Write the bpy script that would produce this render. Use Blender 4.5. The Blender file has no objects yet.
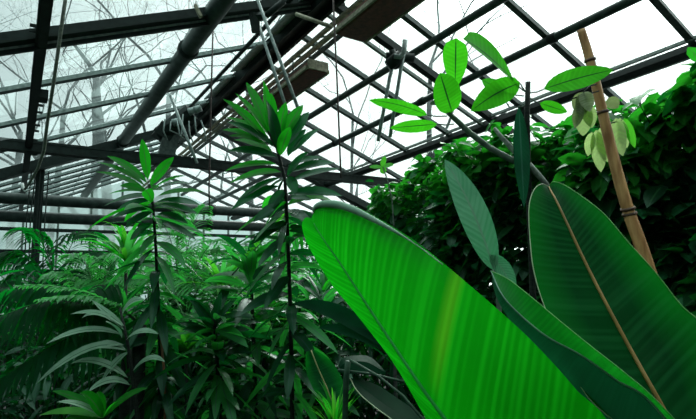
import bpy, math, random
from mathutils import Vector, Matrix
random.seed(7)
sc = bpy.context.scene
COL = sc.collection
CAMZ = 1.7
# ------------------------------------------------------------------ camera
F = 516.0
U = Vector((10-348, 209.5-300, -F)).normalized()            # along the greenhouse (world +Y) seen from the camera
V = Vector((1150-348, 209.5-265, -F)); V = (V-U*V.dot(U)).normalized()   # across it (world +X)
W = V.cross(U)                                               # up
cam = bpy.data.cameras.new('camera'); cam_o = bpy.data.objects.new('camera', cam); COL.objects.link(cam_o)
cam.sensor_width = 36; cam.lens = F/696*36; cam.clip_start = .02; cam.clip_end = 300
cam_o.matrix_world = Matrix.Translation((0, 0, CAMZ)) @ Matrix((V, U, W)).to_4x4()
sc.camera = cam_o
# ------------------------------------------------------------------ sky, exposure
wd = bpy.data.worlds.new('overcast sky'); sc.world = wd; wd.use_nodes = True
nt = wd.node_tree; nt.nodes.clear()
wo = nt.nodes.new('ShaderNodeOutputWorld'); bg = nt.nodes.new('ShaderNodeBackground')
tc = nt.nodes.new('ShaderNodeTexCoord'); dp = nt.nodes.new('ShaderNodeVectorMath'); dp.operation = 'DOT_PRODUCT'
dp.inputs[1].default_value = Vector((.80, .10, .60)).normalized()   # the bright side of the clouds
cr = nt.nodes.new('ShaderNodeValToRGB')
cr.color_ramp.elements[0].position = 0.0; cr.color_ramp.elements[0].color = (.20, .26, .25, 1)
cr.color_ramp.elements[1].position = .80; cr.color_ramp.elements[1].color = (1.0, 1.13, 1.09, 1)
e = cr.color_ramp.elements.new(.30); e.color = (.46, .555, .55, 1)
e = cr.color_ramp.elements.new(.54); e.color = (.80, .93, .91, 1)
nt.links.new(tc.outputs['Generated'], dp.inputs[0]); nt.links.new(dp.outputs['Value'], cr.inputs[0])
nt.links.new(cr.outputs[0], bg.inputs[0]); bg.inputs[1].default_value = 3.1
nt.links.new(bg.outputs[0], wo.inputs[0])
sun = bpy.data.lights.new('veiled_sun', 'SUN'); sun.energy = 4.2; sun.angle = math.radians(35); sun.color = (.95, 1, .97)
so = bpy.data.objects.new('veiled_sun', sun); COL.objects.link(so)
so.rotation_euler = Vector((.60, .58, .56)).to_track_quat('Z', 'Y').to_euler()
vs = sc.view_settings; vs.view_transform = 'Standard'; vs.look = 'None'; vs.gamma = 1; vs.use_curve_mapping = False; vs.exposure = 0.0

# ------------------------------------------------------------------ helpers
def ray(px, py):
    c = Vector((px-348, 209.5-py, -F)); return Vector((V.dot(c), U.dot(c), W.dot(c)))
def P(px, py, d):                       # the point at forward distance d that the photo shows at px, py
    return ray(px, py)*(d/F)+Vector((0, 0, CAMZ))
def onY(px, py, y):
    r = ray(px, py); return r*(y/r.y)+Vector((0, 0, CAMZ))
def onZ(px, py, z):
    r = ray(px, py); return r*((z-CAMZ)/r.z)+Vector((0, 0, CAMZ))
XR, ZR = 3.511, 4.0
TR, TL = math.tan(math.radians(21)), math.tan(math.radians(23))
def zroof(x): return CAMZ+(ZR-TR*(x-XR) if x > XR else ZR-TL*(XR-x))
def onL(px, py, off=0):
    r = ray(px, py); t = (ZR-off-TL*XR)/(r.z-TL*r.x); return r*t+Vector((0, 0, CAMZ))
def onR(px, py, off=0):
    r = ray(px, py); t = (ZR-off+TR*XR)/(r.z+TR*r.x); return r*t+Vector((0, 0, CAMZ))

class MB:
    def __init__(s): s.v = []; s.f = []; s.uv = []
    def face(s, idx, uvs=None):
        s.f.append(idx); s.uv.append(uvs or [(0, 0)]*len(idx))
    def box(s, c, sx, sy, sz, m=None):
        b = len(s.v)
        for dx, dy, dz in ((-1,-1,-1),(1,-1,-1),(1,1,-1),(-1,1,-1),(-1,-1,1),(1,-1,1),(1,1,1),(-1,1,1)):
            p = Vector((dx*sx/2, dy*sy/2, dz*sz/2))
            if m: p = m @ p
            s.v.append(p+Vector(c))
        for q in ((0,3,2,1),(4,5,6,7),(0,1,5,4),(1,2,6,5),(2,3,7,6),(3,0,4,7)): s.face([b+i for i in q])
    def bar(s, a, b, w, h, up=Vector((0,0,1))):
        a = Vector(a); b = Vector(b); d = b-a; L = d.length; d.normalize()
        x = d.cross(up)
        if x.length < 1e-4: x = d.cross(Vector((1,0,0)))
        x.normalize(); z = x.cross(d)
        s.box((a+b)/2, w, L, h, Matrix((x, d, z)).transposed())
    def tube(s, pts, r, n=8, cap=True):
        pts = [Vector(p) for p in pts]; k = len(pts); b = len(s.v)
        rr = r if isinstance(r, (list, tuple)) else [r]*k
        x = None
        for i, p in enumerate(pts):
            d = (pts[min(i+1, k-1)]-pts[max(i-1, 0)])
            if d.length < 1e-9: d = Vector((0,0,1))
            d.normalize()
            if x is None:
                x = d.cross(Vector((0,0,1)))
                if x.length < .05: x = d.cross(Vector((1,0,0)))
            x = (x-d*x.dot(d))
            if x.length < 1e-6: x = d.orthogonal()
            x.normalize(); y = d.cross(x)
            for j in range(n):
                a = 2*math.pi*j/n; s.v.append(p+(x*math.cos(a)+y*math.sin(a))*rr[i])
        for i in range(k-1):
            for j in range(n):
                j2 = (j+1) % n
                s.face([b+i*n+j, b+i*n+j2, b+(i+1)*n+j2, b+(i+1)*n+j],
                       [(j/n, i/(k-1)), ((j+1)/n, i/(k-1)), ((j+1)/n, (i+1)/(k-1)), (j/n, (i+1)/(k-1))])
        if cap:
            s.face([b+j for j in range(n)][::-1]); s.face([b+(k-1)*n+j for j in range(n)])
    def blade(s, p0, p1, p2, w, fold=.22, n=7, kind='lance', up=Vector((0,0,1)), roll=0, wave=0):
        """a leaf along the curve p0 p1 p2: three vertices a row, folded along its midrib"""
        b = len(s.v); p0, p1, p2 = Vector(p0), Vector(p1), Vector(p2); ph = random.random()*6
        for i in range(n+1):
            t = i/n
            p = p0*(1-t)**2+p1*2*t*(1-t)+p2*t*t
            d = (p1-p0)*(1-t)+(p2-p1)*t
            if d.length < 1e-9: d = p2-p0
            d.normalize(); x = d.cross(up)
            if x.length < .05: x = d.cross(Vector((.7,.7,0)))
            x.normalize(); z = x.cross(d)
            if roll: x, z = x*math.cos(roll)+z*math.sin(roll), z*math.cos(roll)-x*math.sin(roll)
            if kind == 'lance': q = 3.0*(t**.75)*(1-t)**.85
            elif kind == 'strap': q = min(1, .35+t*3)*(1-t**2.6)
            elif kind == 'oval': q = 2.2*(t**.55)*(1-t)**.6
            elif kind == 'acum': q = 2.62*(t**.62)*(1-t)**.78
            elif kind == 'obov': q = 2.4*(t**.95)*(1-t)**.45
            else: q = 1-t
            q = max(q, .03)*w/2
            s.v += [p-x*q+z*q*fold+z*wave*w*math.sin(ph+t*9), p, p+x*q+z*q*fold+z*wave*w*math.sin(ph+2+t*8)]
        for i in range(n):
            a = b+3*i; t0, t1 = i/n, (i+1)/n
            s.face([a, a+1, a+4, a+3], [(0,t0),(.5,t0),(.5,t1),(0,t1)])
            s.face([a+1, a+2, a+5, a+4], [(.5,t0),(1,t0),(1,t1),(.5,t1)])
    def build(s, name, mat, parent=None, smooth=True):
        me = bpy.data.meshes.new(name)
        org = Vector((0,0,0)) if parent is None else parent.matrix_world_loc if False else None
        off = Vector(parent['_loc']) if (parent is not None and '_loc' in parent) else Vector((0,0,0))
        me.from_pydata([tuple(v-off) for v in s.v], [], s.f)
        uvl = me.uv_layers.new(name='UVMap'); k = 0; flat = []
        for q in s.uv:
            for c in q: flat += [c[0], c[1]]
        uvl.data.foreach_set('uv', flat)
        if smooth: me.polygons.foreach_set('use_smooth', [True]*len(me.polygons))
        me.materials.append(mat)
        o = bpy.data.objects.new(name, me); COL.objects.link(o)
        if parent is not None: o.parent = parent
        if '_loc' in (parent.keys() if parent is not None else []): o['_loc'] = tuple(off)
        return o
def tag(o, label, cat, group=None, kind=None):
    o['label'] = label; o['category'] = cat
    if group: o['group'] = group
    if kind: o['kind'] = kind
    return o
def thing(name, label, cat, loc, group=None):
    o = bpy.data.objects.new(name, None); COL.objects.link(o); o.location = loc; o['_loc'] = tuple(loc)
    o.empty_display_size = .1
    return tag(o, label, cat, group)
def struct(o): o['kind'] = 'structure'; return o
def plabel(o, t): o['label'] = t; return o
R = random.uniform

# ------------------------------------------------------------------ materials
def mat(name):
    m = bpy.data.materials.new(name); m.use_nodes = True; m.node_tree.nodes.clear()
    return m, m.node_tree.nodes, m.node_tree.links
def N(ns, t, **k):
    n = ns.new(t)
    for a, b in k.items(): setattr(n, a, b)
    return n
def plain(name, c1, c2, rough=.6, scale=8, metal=0, bump=.2, spec=.5, stretch=(1,1,1), detail=5):
    m, ns, l = mat(name)
    out = N(ns, 'ShaderNodeOutputMaterial'); p = N(ns, 'ShaderNodeBsdfPrincipled')
    t = N(ns, 'ShaderNodeTexCoord'); mp = N(ns, 'ShaderNodeMapping'); mp.inputs['Scale'].default_value = stretch
    no = N(ns, 'ShaderNodeTexNoise'); no.inputs['Scale'].default_value = scale; no.inputs['Detail'].default_value = detail
    r = N(ns, 'ShaderNodeValToRGB'); r.color_ramp.elements[0].position = .35; r.color_ramp.elements[1].position = .68
    r.color_ramp.elements[0].color = (*c1, 1); r.color_ramp.elements[1].color = (*c2, 1)
    l.new(t.outputs['Object'], mp.inputs[0]); l.new(mp.outputs[0], no.inputs['Vector']); l.new(no.outputs[0], r.inputs[0])
    l.new(r.outputs[0], p.inputs['Base Color']); p.inputs['Roughness'].default_value = rough; p.inputs['Metallic'].default_value = metal
    p.inputs['Specular IOR Level'].default_value = spec
    if bump:
        bu = N(ns, 'ShaderNodeBump'); bu.inputs['Strength'].default_value = bump; bu.inputs['Distance'].default_value = .01
        l.new(no.outputs[0], bu.inputs['Height']); l.new(bu.outputs[0], p.inputs['Normal'])
    l.new(p.outputs[0], out.inputs[0]); return m
def leafmat(name, ca, cb, tr, trf=.45, rough=.4, spec=.5, veins=0, vc=None, vfreq=40, midw=.0, midc=(.3,.35,.1), slant=0, rnd=8, blotch=1.5, edge=None, vbump=.25, stripe=None):
    """a leaf: glossy face colour between ca and cb, light coming through it tinted tr; veins run by the leaf's own UV"""
    m, ns, l = mat(name)
    out = N(ns, 'ShaderNodeOutputMaterial'); p = N(ns, 'ShaderNodeBsdfPrincipled'); tl = N(ns, 'ShaderNodeBsdfTranslucent'); mx = N(ns, 'ShaderNodeMixShader')
    t = N(ns, 'ShaderNodeTexCoord'); no = N(ns, 'ShaderNodeTexNoise'); no.inputs['Scale'].default_value = rnd; no.inputs['Detail'].default_value = 3
    l.new(t.outputs['Object'], no.inputs['Vector'])
    r = N(ns, 'ShaderNodeValToRGB'); r.color_ramp.elements[0].position = .35; r.color_ramp.elements[1].position = .65
    r.color_ramp.elements[0].color = (*ca, 1); r.color_ramp.elements[1].color = (*cb, 1); l.new(no.outputs[0], r.inputs[0])
    colr = r.outputs[0]
    tcol = N(ns, 'ShaderNodeMix', data_type='RGBA'); tcol.inputs[6].default_value = (*[c*.72 for c in tr], 1); tcol.inputs[7].default_value = (*tr, 1)
    l.new(no.outputs[0], tcol.inputs[0]); trc = tcol.outputs[2]
    sep = N(ns, 'ShaderNodeSeparateXYZ'); l.new(t.outputs['UV'], sep.inputs[0])
    a = N(ns, 'ShaderNodeMath', operation='SUBTRACT'); l.new(sep.outputs[0], a.inputs[0]); a.inputs[1].default_value = .5
    ab = N(ns, 'ShaderNodeMath', operation='ABSOLUTE'); l.new(a.outputs[0], ab.inputs[0])
    if veins:
        sl = N(ns, 'ShaderNodeMath', operation='MULTIPLY_ADD'); l.new(ab.outputs[0], sl.inputs[0]); sl.inputs[1].default_value = -slant; l.new(sep.outputs[1], sl.inputs[2])
        wv = N(ns, 'ShaderNodeMath', operation='MULTIPLY'); l.new(sl.outputs[0], wv.inputs[0]); wv.inputs[1].default_value = vfreq*6.283
        sn = N(ns, 'ShaderNodeMath', operation='SINE'); l.new(wv.outputs[0], sn.inputs[0])
        n1 = N(ns, 'ShaderNodeTexNoise', noise_dimensions='1D'); l.new(sl.outputs[0], n1.inputs['W']); n1.inputs['Scale'].default_value = vfreq*.45; n1.inputs['Detail'].default_value = 4
        ad = N(ns, 'ShaderNodeMath', operation='MULTIPLY_ADD'); l.new(sn.outputs[0], ad.inputs[0]); ad.inputs[1].default_value = .12; l.new(n1.outputs[0], ad.inputs[2])
        r2 = N(ns, 'ShaderNodeValToRGB'); r2.color_ramp.elements[0].position = .42; r2.color_ramp.elements[1].position = .72
        r2.color_ramp.elements[0].color = (0,0,0,1); r2.color_ramp.elements[1].color = (veins,)*3+(1,); l.new(ad.outputs[0], r2.inputs[0])
        m1 = N(ns, 'ShaderNodeMix', data_type='RGBA'); l.new(r2.outputs[0], m1.inputs[0]); l.new(colr, m1.inputs[6]); m1.inputs[7].default_value = (*(vc or cb), 1); colr = m1.outputs[2]
        m2 = N(ns, 'ShaderNodeMix', data_type='RGBA'); l.new(r2.outputs[0], m2.inputs[0]); l.new(trc, m2.inputs[6]); m2.inputs[7].default_value = (*[min(1, c*1.5+.005) for c in tr], 1); trc = m2.outputs[2]
        bu = N(ns, 'ShaderNodeBump'); bu.inputs['Strength'].default_value = vbump; bu.inputs['Distance'].default_value = .004
        l.new(ad.outputs[0], bu.inputs['Height']); l.new(bu.outputs[0], p.inputs['Normal'])
    if stripe:      # a yellowed stripe between two side veins, (where along the leaf, how wide)
        st = N(ns, 'ShaderNodeMath', operation='SUBTRACT'); l.new(sep.outputs[1], st.inputs[0]); st.inputs[1].default_value = stripe[0]
        sa = N(ns, 'ShaderNodeMath', operation='ABSOLUTE'); l.new(st.outputs[0], sa.inputs[0])
        sr = N(ns, 'ShaderNodeMapRange'); l.new(sa.outputs[0], sr.inputs[0]); sr.inputs[1].default_value = 0; sr.inputs[2].default_value = stripe[1]; sr.inputs[3].default_value = .42; sr.inputs[4].default_value = 0
        rt = N(ns, 'ShaderNodeMapRange'); l.new(sep.outputs[0], rt.inputs[0]); rt.inputs[1].default_value = .52; rt.inputs[2].default_value = .75; rt.inputs[3].default_value = 0; rt.inputs[4].default_value = 1
        mm = N(ns, 'ShaderNodeMath', operation='MULTIPLY'); l.new(sr.outputs[0], mm.inputs[0]); l.new(rt.outputs[0], mm.inputs[1])
        m5 = N(ns, 'ShaderNodeMix', data_type='RGBA'); l.new(mm.outputs[0], m5.inputs[0]); l.new(trc, m5.inputs[6]); m5.inputs[7].default_value = (.22, .62, .02, 1); trc = m5.outputs[2]
    if edge:        # transmitted green shifts to the edge colour towards the margins
        er = N(ns, 'ShaderNodeMapRange'); l.new(ab.outputs[0], er.inputs[0]); er.inputs[1].default_value = .2; er.inputs[2].default_value = .5
        er.inputs[3].default_value = 0; er.inputs[4].default_value = 1
        m6 = N(ns, 'ShaderNodeMix', data_type='RGBA'); l.new(er.outputs[0], m6.inputs[0]); l.new(trc, m6.inputs[6]); m6.inputs[7].default_value = (*edge, 1); trc = m6.outputs[2]
    if midw:
        lt = N(ns, 'ShaderNodeMath', operation='LESS_THAN'); l.new(ab.outputs[0], lt.inputs[0]); lt.inputs[1].default_value = midw
        m3 = N(ns, 'ShaderNodeMix', data_type='RGBA'); l.new(lt.outputs[0], m3.inputs[0]); l.new(colr, m3.inputs[6]); m3.inputs[7].default_value = (*midc, 1); colr = m3.outputs[2]
        m4 = N(ns, 'ShaderNodeMix', data_type='RGBA'); l.new(lt.outputs[0], m4.inputs[0]); l.new(trc, m4.inputs[6]); m4.inputs[7].default_value = (*[c*.6 for c in midc], 1); trc = m4.outputs[2]
    l.new(colr, p.inputs['Base Color']); p.inputs['Roughness'].default_value = rough; p.inputs['Specular IOR Level'].default_value = spec
    p.inputs['Specular Tint'].default_value = (.5, .95, .68, 1)
    l.new(trc, tl.inputs[0]); mx.inputs[0].default_value = trf
    l.new(p.outputs[0], mx.inputs[1]); l.new(tl.outputs[0], mx.inputs[2]); l.new(mx.outputs[0], out.inputs[0]); return m
def glass(name, tint, veil, lo, hi, scale):
    m, ns, l = mat(name)
    out = N(ns, 'ShaderNodeOutputMaterial'); tr = N(ns, 'ShaderNodeBsdfTransparent'); tr.inputs[0].default_value = (*tint, 1)
    tl = N(ns, 'ShaderNodeBsdfTranslucent'); tl.inputs[0].default_value = (*veil, 1)
    t = N(ns, 'ShaderNodeTexCoord'); no = N(ns, 'ShaderNodeTexNoise'); no.inputs['Scale'].default_value = scale; no.inputs['Detail'].default_value = 6
    mr = N(ns, 'ShaderNodeMapRange'); mr.inputs[1].default_value = .38; mr.inputs[2].default_value = .7; mr.inputs[3].default_value = lo; mr.inputs[4].default_value = hi
    l.new(t.outputs['Object'], no.inputs['Vector']); l.new(no.outputs[0], mr.inputs[0])
    mx = N(ns, 'ShaderNodeMixShader'); l.new(mr.outputs[0], mx.inputs[0]); l.new(tr.outputs[0], mx.inputs[1]); l.new(tl.outputs[0], mx.inputs[2])
    gl = N(ns, 'ShaderNodeBsdfGlossy'); gl.inputs['Roughness'].default_value = .05; fr = N(ns, 'ShaderNodeFresnel'); fr.inputs[0].default_value = 1.3
    fm = N(ns, 'ShaderNodeMath', operation='MULTIPLY'); l.new(fr.outputs[0], fm.inputs[0]); fm.inputs[1].default_value = .6
    m2 = N(ns, 'ShaderNodeMixShader'); l.new(fm.outputs[0], m2.inputs[0]); l.new(mx.outputs[0], m2.inputs[1]); l.new(gl.outputs[0], m2.inputs[2])
    l.new(m2.outputs[0], out.inputs[0]); return m
M = dict(
 steel=plain('dark green painted steel', (.004,.010,.008), (.012,.024,.021), .55, 14, bump=.15, spec=.2),
 steel2=plain('weathered grey green steel', (.018,.034,.030), (.06,.09,.08), .5, 20, bump=.2),
 pipe=plain('green grey painted pipe', (.012,.026,.022), (.038,.064,.055), .45, 10, bump=.12, spec=.35),
 bar=plain('weathered glazing bar', (.06,.09,.08), (.20,.26,.22), .6, 30, bump=.2),
 zinc=plain('galvanised metal', (.14,.19,.18), (.30,.37,.35), .45, 25, metal=.2),
 white=plain('white plastic', (.55,.6,.58), (.7,.75,.73), .4, 25),
 rust=plain('rusty brown metal', (.07,.018,.011), (.16,.04,.026), .7, 20),
 flange=plain('dusty cream metal', (.16,.15,.10), (.36,.34,.24), .7, 24),
 rope=plain('grey weathered rope', (.07,.09,.075), (.2,.22,.18), .9, 60),
 wire=plain('brown wire', (.03,.02,.02), (.07,.04,.035), .7, 60),
 soil=plain('dark damp soil', (.003,.005,.004), (.008,.009,.007), .95, 6, bump=.8),
 snow=plain('grey wet ground outside', (.12,.14,.13), (.25,.28,.27), .9, 1),
 brick=plain('dark rendered wall', (.008,.014,.012), (.02,.03,.027), .8, 4),
 bark=plain('pale grey bark', (.03,.045,.045), (.075,.10,.10), .9, 3),
 stem=plain('dark plant stem', (.004,.008,.006), (.016,.024,.017), .7, 30, spec=.2, stretch=(1,1,4)),
 stemr=plain('red brown cane', (.12,.04,.015), (.22,.09,.03), .6, 30),
 stemg=plain('dark green leaf stalk', (.012,.04,.022), (.03,.08,.045), .5, 40, spec=.2),
 gstem=plain('grey green branch', (.05,.085,.06), (.14,.2,.15), .6, 40),
 woody=plain('grey woody branch', (.13,.16,.13), (.32,.36,.31), .7, 50),
 bamboo=plain('brown bamboo cane', (.30,.13,.04), (.66,.36,.14), .5, 14, bump=.15, stretch=(3,3,.6)),
 bring=plain('dark bamboo node', (.05,.02,.01), (.12,.06,.03), .6, 30),
 node=plain('pale midrib', (.14,.17,.05), (.26,.26,.09), .5, 20),
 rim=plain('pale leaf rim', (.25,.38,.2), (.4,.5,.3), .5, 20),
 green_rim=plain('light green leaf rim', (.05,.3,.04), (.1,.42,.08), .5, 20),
 glassL=glass('misted old glass', (.93,1,.99), (.85,.98,.97), .04, .34, .9),
 glassR=glass('clear roof glass', (.97,1,.99), (.8,.95,.93), .0, .14, 1.3),
 glassG=glass('dusty end glass', (.24,.31,.30), (.30,.38,.365), .35, .8, 2),
)
M['big'] = leafmat('bright banana leaf', (.003,.14,.004), (.005,.22,.005), (.003,.37,.004), .75, .42, .45, veins=.6, vc=(.01,.32,.01), vfreq=60, rnd=5, stripe=(.556,.020))
M['big2'] = leafmat('dark banana leaf', (.002,.04,.010), (.003,.06,.014), (.002,.07,.011), .5, .5, .1, veins=.5, vc=(.012,.12,.035), vfreq=46, rnd=5, edge=(.004,.30,.014))
M['big3in'] = leafmat('leaf inner face', (.004,.07,.02), (.008,.13,.02), (.006,.34,.015), .5, .4, .4, veins=.4, vfreq=50, rnd=5)
M['big3out'] = leafmat('leaf outer face', (.012,.075,.04), (.02,.10,.055), (.003,.10,.03), .35, .42, .4, veins=.3, vfreq=60, rnd=5)
M['under'] = leafmat('blue green leaf underside', (.14,.30,.20), (.20,.40,.27), (.04,.26,.10), .35, .5, .3, veins=.9, vc=(.02,.085,.045), vfreq=15, slant=.30, midw=.03, midc=(.16,.3,.2), rnd=12, vbump=.5)
M['top'] = leafmat('fresh green leaf', (.012,.15,.008), (.025,.24,.012), (.05,.50,.010), .62, .45, .3, veins=.3, vc=(.06,.35,.03), vfreq=13, slant=.2, midw=.028, midc=(.015,.12,.02), rnd=18)
M['topdark'] = leafmat('dark green narrow leaf', (.005,.045,.022), (.01,.07,.035), (.003,.09,.03), .4, .4, .12, veins=.2, vfreq=20, slant=.2, midw=.05, midc=(.03,.13,.08), rnd=12)  # darker green for the narrow hanging leaf
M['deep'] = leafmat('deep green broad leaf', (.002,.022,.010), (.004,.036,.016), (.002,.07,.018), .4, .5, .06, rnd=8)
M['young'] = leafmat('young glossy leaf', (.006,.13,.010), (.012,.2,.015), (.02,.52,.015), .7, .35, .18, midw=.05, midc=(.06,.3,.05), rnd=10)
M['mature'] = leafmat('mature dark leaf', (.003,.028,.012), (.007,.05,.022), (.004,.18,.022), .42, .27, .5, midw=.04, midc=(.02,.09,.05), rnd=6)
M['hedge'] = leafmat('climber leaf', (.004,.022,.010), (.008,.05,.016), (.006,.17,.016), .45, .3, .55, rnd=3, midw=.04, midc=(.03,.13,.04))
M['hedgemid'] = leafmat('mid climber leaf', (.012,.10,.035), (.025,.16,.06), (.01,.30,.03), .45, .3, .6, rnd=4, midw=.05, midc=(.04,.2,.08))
M['hedgetop'] = leafmat('young climber leaf with painted light', (.01,.12,.012), (.025,.20,.025), (.03,.42,.02), .5, .4, .5, rnd=4, midw=.04, midc=(.06,.3,.04))  # lighter green carries the light on the hedge top in its colour
M['palm'] = leafmat('palm leaflet', (.04,.24,.06), (.10,.36,.13), (.09,.66,.10), .5, .35, .5, rnd=5)
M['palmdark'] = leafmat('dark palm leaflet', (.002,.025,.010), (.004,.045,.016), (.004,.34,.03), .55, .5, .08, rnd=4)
M['pale'] = leafmat('pale sage leaf', (.15,.27,.18), (.26,.40,.29), (.08,.32,.13), .35, .5, .4, rnd=10, midw=.06, midc=(.06,.15,.08))
M['lime'] = leafmat('lime green leaf', (.03,.24,.012), (.09,.38,.04), (.10,.62,.03), .55, .42, .4, rnd=8)
M['mid'] = leafmat('mid green leaf', (.012,.10,.028), (.035,.19,.055), (.04,.55,.055), .5, .3, .45, rnd=6, midw=.05, midc=(.05,.2,.08))
M['wither'] = leafmat('withered leaf', (.2,.24,.13), (.42,.46,.3), (.2,.28,.1), .4, .8, .2, veins=.8, vc=(.1,.12,.05), vfreq=9, slant=.3, rnd=30)
M['palelime'] = leafmat('faded yellow green leaf', (.28,.4,.18), (.42,.54,.27), (.4,.6,.2), .5, .6, .2, veins=.7, vc=(.15,.3,.08), vfreq=9, slant=.3, rnd=25)

# ================================================================== SETTING
YN, YF = -3.0, 18.0
XLE, XRE = -3.4, 10.4
b = MB(); b.box(((XLE+XRE)/2, (YN+YF)/2, -.1), XRE-XLE+.2, YF-YN+.2, .2); struct(b.build('floor', M['soil'], smooth=False))
b = MB(); b.box((0, 30, -.3), 200, 200, .3); struct(b.build('ground', M['snow'], smooth=False))
def quad(mb, a, b_, c, d): 
    i = len(mb.v); mb.v += [Vector(a), Vector(b_), Vector(c), Vector(d)]; mb.face([i, i+1, i+2, i+3])
g = MB(); quad(g, (XLE, YN, zroof(XLE)), (XR, YN, zroof(XR)), (XR, YF, zroof(XR)), (XLE, YF, zroof(XLE))); struct(g.build('window_1', M['glassL'], smooth=False))
g = MB(); quad(g, (XR, YN, zroof(XR)), (XRE, YN, zroof(XRE)), (XRE, YF, zroof(XRE)), (XR, YF, zroof(XR))); struct(g.build('window_2', M['glassR'], smooth=False))
# side walls: low rendered wall, glass above it
for k, (x, s) in enumerate(((XLE, 'left'), (XRE, 'right'))):
    b = MB(); b.box((x, (YN+YF)/2, .5), .2, YF-YN, 1.0); struct(b.build('wall_'+s, M['brick'], smooth=False))
    g = MB(); quad(g, (x, YN, 1.0), (x, YF, 1.0), (x, YF, zroof(x)), (x, YN, zroof(x))); struct(g.build('window_%d' % (3+k), M['glassG'] if k == 0 else M['glassR'], smooth=False))
for k, (y, s) in enumerate(((YF, 'far'), (YN, 'near'))):
    b = MB(); b.box(((XLE+XRE)/2, y, .6), XRE-XLE, .2, 1.2); struct(b.build('wall_'+s, M['brick'], smooth=False))
    if k == 1:      # unseen near gable made solid, added to block light from behind the viewer
        g = MB(); g.v += [Vector((q[0], y+o, q[1])) for o in (-.1, .1) for q in ((XLE, 1.2), (XRE, 1.2), (XRE, zroof(XRE)), (XR, zroof(XR)), (XLE, zroof(XLE)))]
        g.face([0,1,2,3,4]); g.face([9,8,7,6,5]); blocker_wall = struct(g.build('wall_near_blocker', M['brick'], smooth=False)); continue
    g = MB(); i = len(g.v); g.v += [Vector(q) for q in ((XLE, y, 1.2), (XRE, y, 1.2), (XRE, y, zroof(XRE)), (XR, y, zroof(XR)), (XLE, y, zroof(XLE)))]
    g.face([0, 1, 2, 3, 4]); struct(g.build('window_%d' % (5+k), M['glassG'], smooth=False))
tn = [0]
def trim(mb, m, smooth=False):
    tn[0] += 1; return struct(mb.build('trim_%d' % tn[0], m, smooth=smooth))
nL = Vector((-math.sin(math.radians(23)), 0, math.cos(math.radians(23)))); nR = Vector((math.sin(math.radians(21)), 0, math.cos(math.radians(21))))
def slopebar(side, y, w, h, off, m, x0=None, x1=None, lip=True):
    nn = nL if side == 'L' else nR
    xa, xb = (XLE, XR) if side == 'L' else (XR, XRE)
    if x0 is not None: xa = x0
    if x1 is not None: xb = x1
    a = Vector((xa, y, zroof(xa)))-nn*off; c = Vector((xb, y, zroof(xb)))-nn*off
    b = MB(); b.bar(a, c, w, h, nn)
    if lip: b.bar(a-nn*(h*.5+.008), c-nn*(h*.5+.008), w*1.8, .016, nn)
    return trim(b, m)
for y in (-1.4, 0, 1.4, 2.8, 4.15, 6.86, 8.25, 9.65, 11.9, 12.6, 13.3, 14.0, 14.7, 15.4, 16.1, 17.0): slopebar('L', y, .045, .05, .03, M['zinc'], lip=False); slopebar('L', y-.01, .02, .03, .068, M['steel'], lip=False)
slopebar('L', 5.40, .12, .10, .07, M['steel']); slopebar('L', 5.42, .06, .02, .15, M['zinc'], lip=False); slopebar('L', 5.42, .03, .05, .175, M['steel'], lip=False)
slopebar('L', 11.2, .12, .18, .1, M['steel'])
for y in (-1.2, 0.05, 1.3, 2.54, 3.78, 5.0, 6.63, 7.87, 9.0, 10.1, 12.3, 13.4, 14.5, 15.6, 16.7): slopebar('R', y, .045, .07, .04, M['steel2'])
slopebar('R', 5.58, .06, .11, .08, M['steel']); slopebar('R', 5.83, .05, .05, .10, M['bar'], lip=False)
slopebar('R', 11.2, .12, .18, .1, M['steel'])
# end wall bars and rails
for i in range(15):
    x = XLE+.9*(i+1)
    if x < XRE: b = MB(); b.bar((x, YF-.05, 1.2), (x, YF-.05, zroof(x)), .06, .06, Vector((0,1,0))); trim(b, M['bar'])
for z in (1.25, 1.95, 2.5, 3.1, 3.75): b = MB(); b.bar((XLE, YF-.1, z), (XRE, YF-.1, z), .1, .1); trim(b, M['steel'])
for i in range(16):
    y = YN+1.3*(i+1)
    b = MB(); b.bar((XRE-.05, y, 1.0), (XRE-.05, y, zroof(XRE)), .07, .07, Vector((1,0,0))); trim(b, M['steel2'])
    b = MB(); b.bar((XLE+.05, y, 1.0), (XLE+.05, y, zroof(XLE)), .07, .07, Vector((1,0,0))); trim(b, M['steel2'])
for x in (XLE, XRE): b = MB(); b.bar((x, YN, zroof(x)), (x, YF, zroof(x)), .14, .14); trim(b, M['steel'])

# ================================================================== STEEL OF THE ROOF
def pipe_on(px0, side, name, label, cat, r, off, m, group=None, y0=YN, y1=YF, collars=()):
    p = (onL if side == 'L' else onR)(*px0, off)
    b = MB(); n = 14
    b.tube([(p.x, y0+(y1-y0)*i/n, p.z) for i in range(n+1)], r, 12)
    if collars:
        t = thing(name, label, cat, (p.x, y0, p.z), group)
        b.build('pipe', m, t)
        for y in collars:
            c = MB(); c.tube([(p.x, y-.06, p.z), (p.x, y-.05, p.z), (p.x, y+.05, p.z), (p.x, y+.06, p.z)], [r, r*1.22, r*1.22, r], 12); c.build('collar', M['steel'], t)
        return t
    return tag(b.build(name, m), label, cat, group)
pipe_on((222, 2), 'L', 'roof_pipe', 'thick dark green pipe running up under the left roof glass with a clamped joint', 'pipe', .108, .12, M['pipe'], 'pipes under the roof glass', 3.0, YF-.3, (6.35, 11.0))
pipe_on((290, 0), 'L', 'roof_rail', 'thin dark pipe between the thick pipe and the dark ridge girder', 'pipe', .03, .10, M['steel'], None, 3.0, 10.4)
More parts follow.
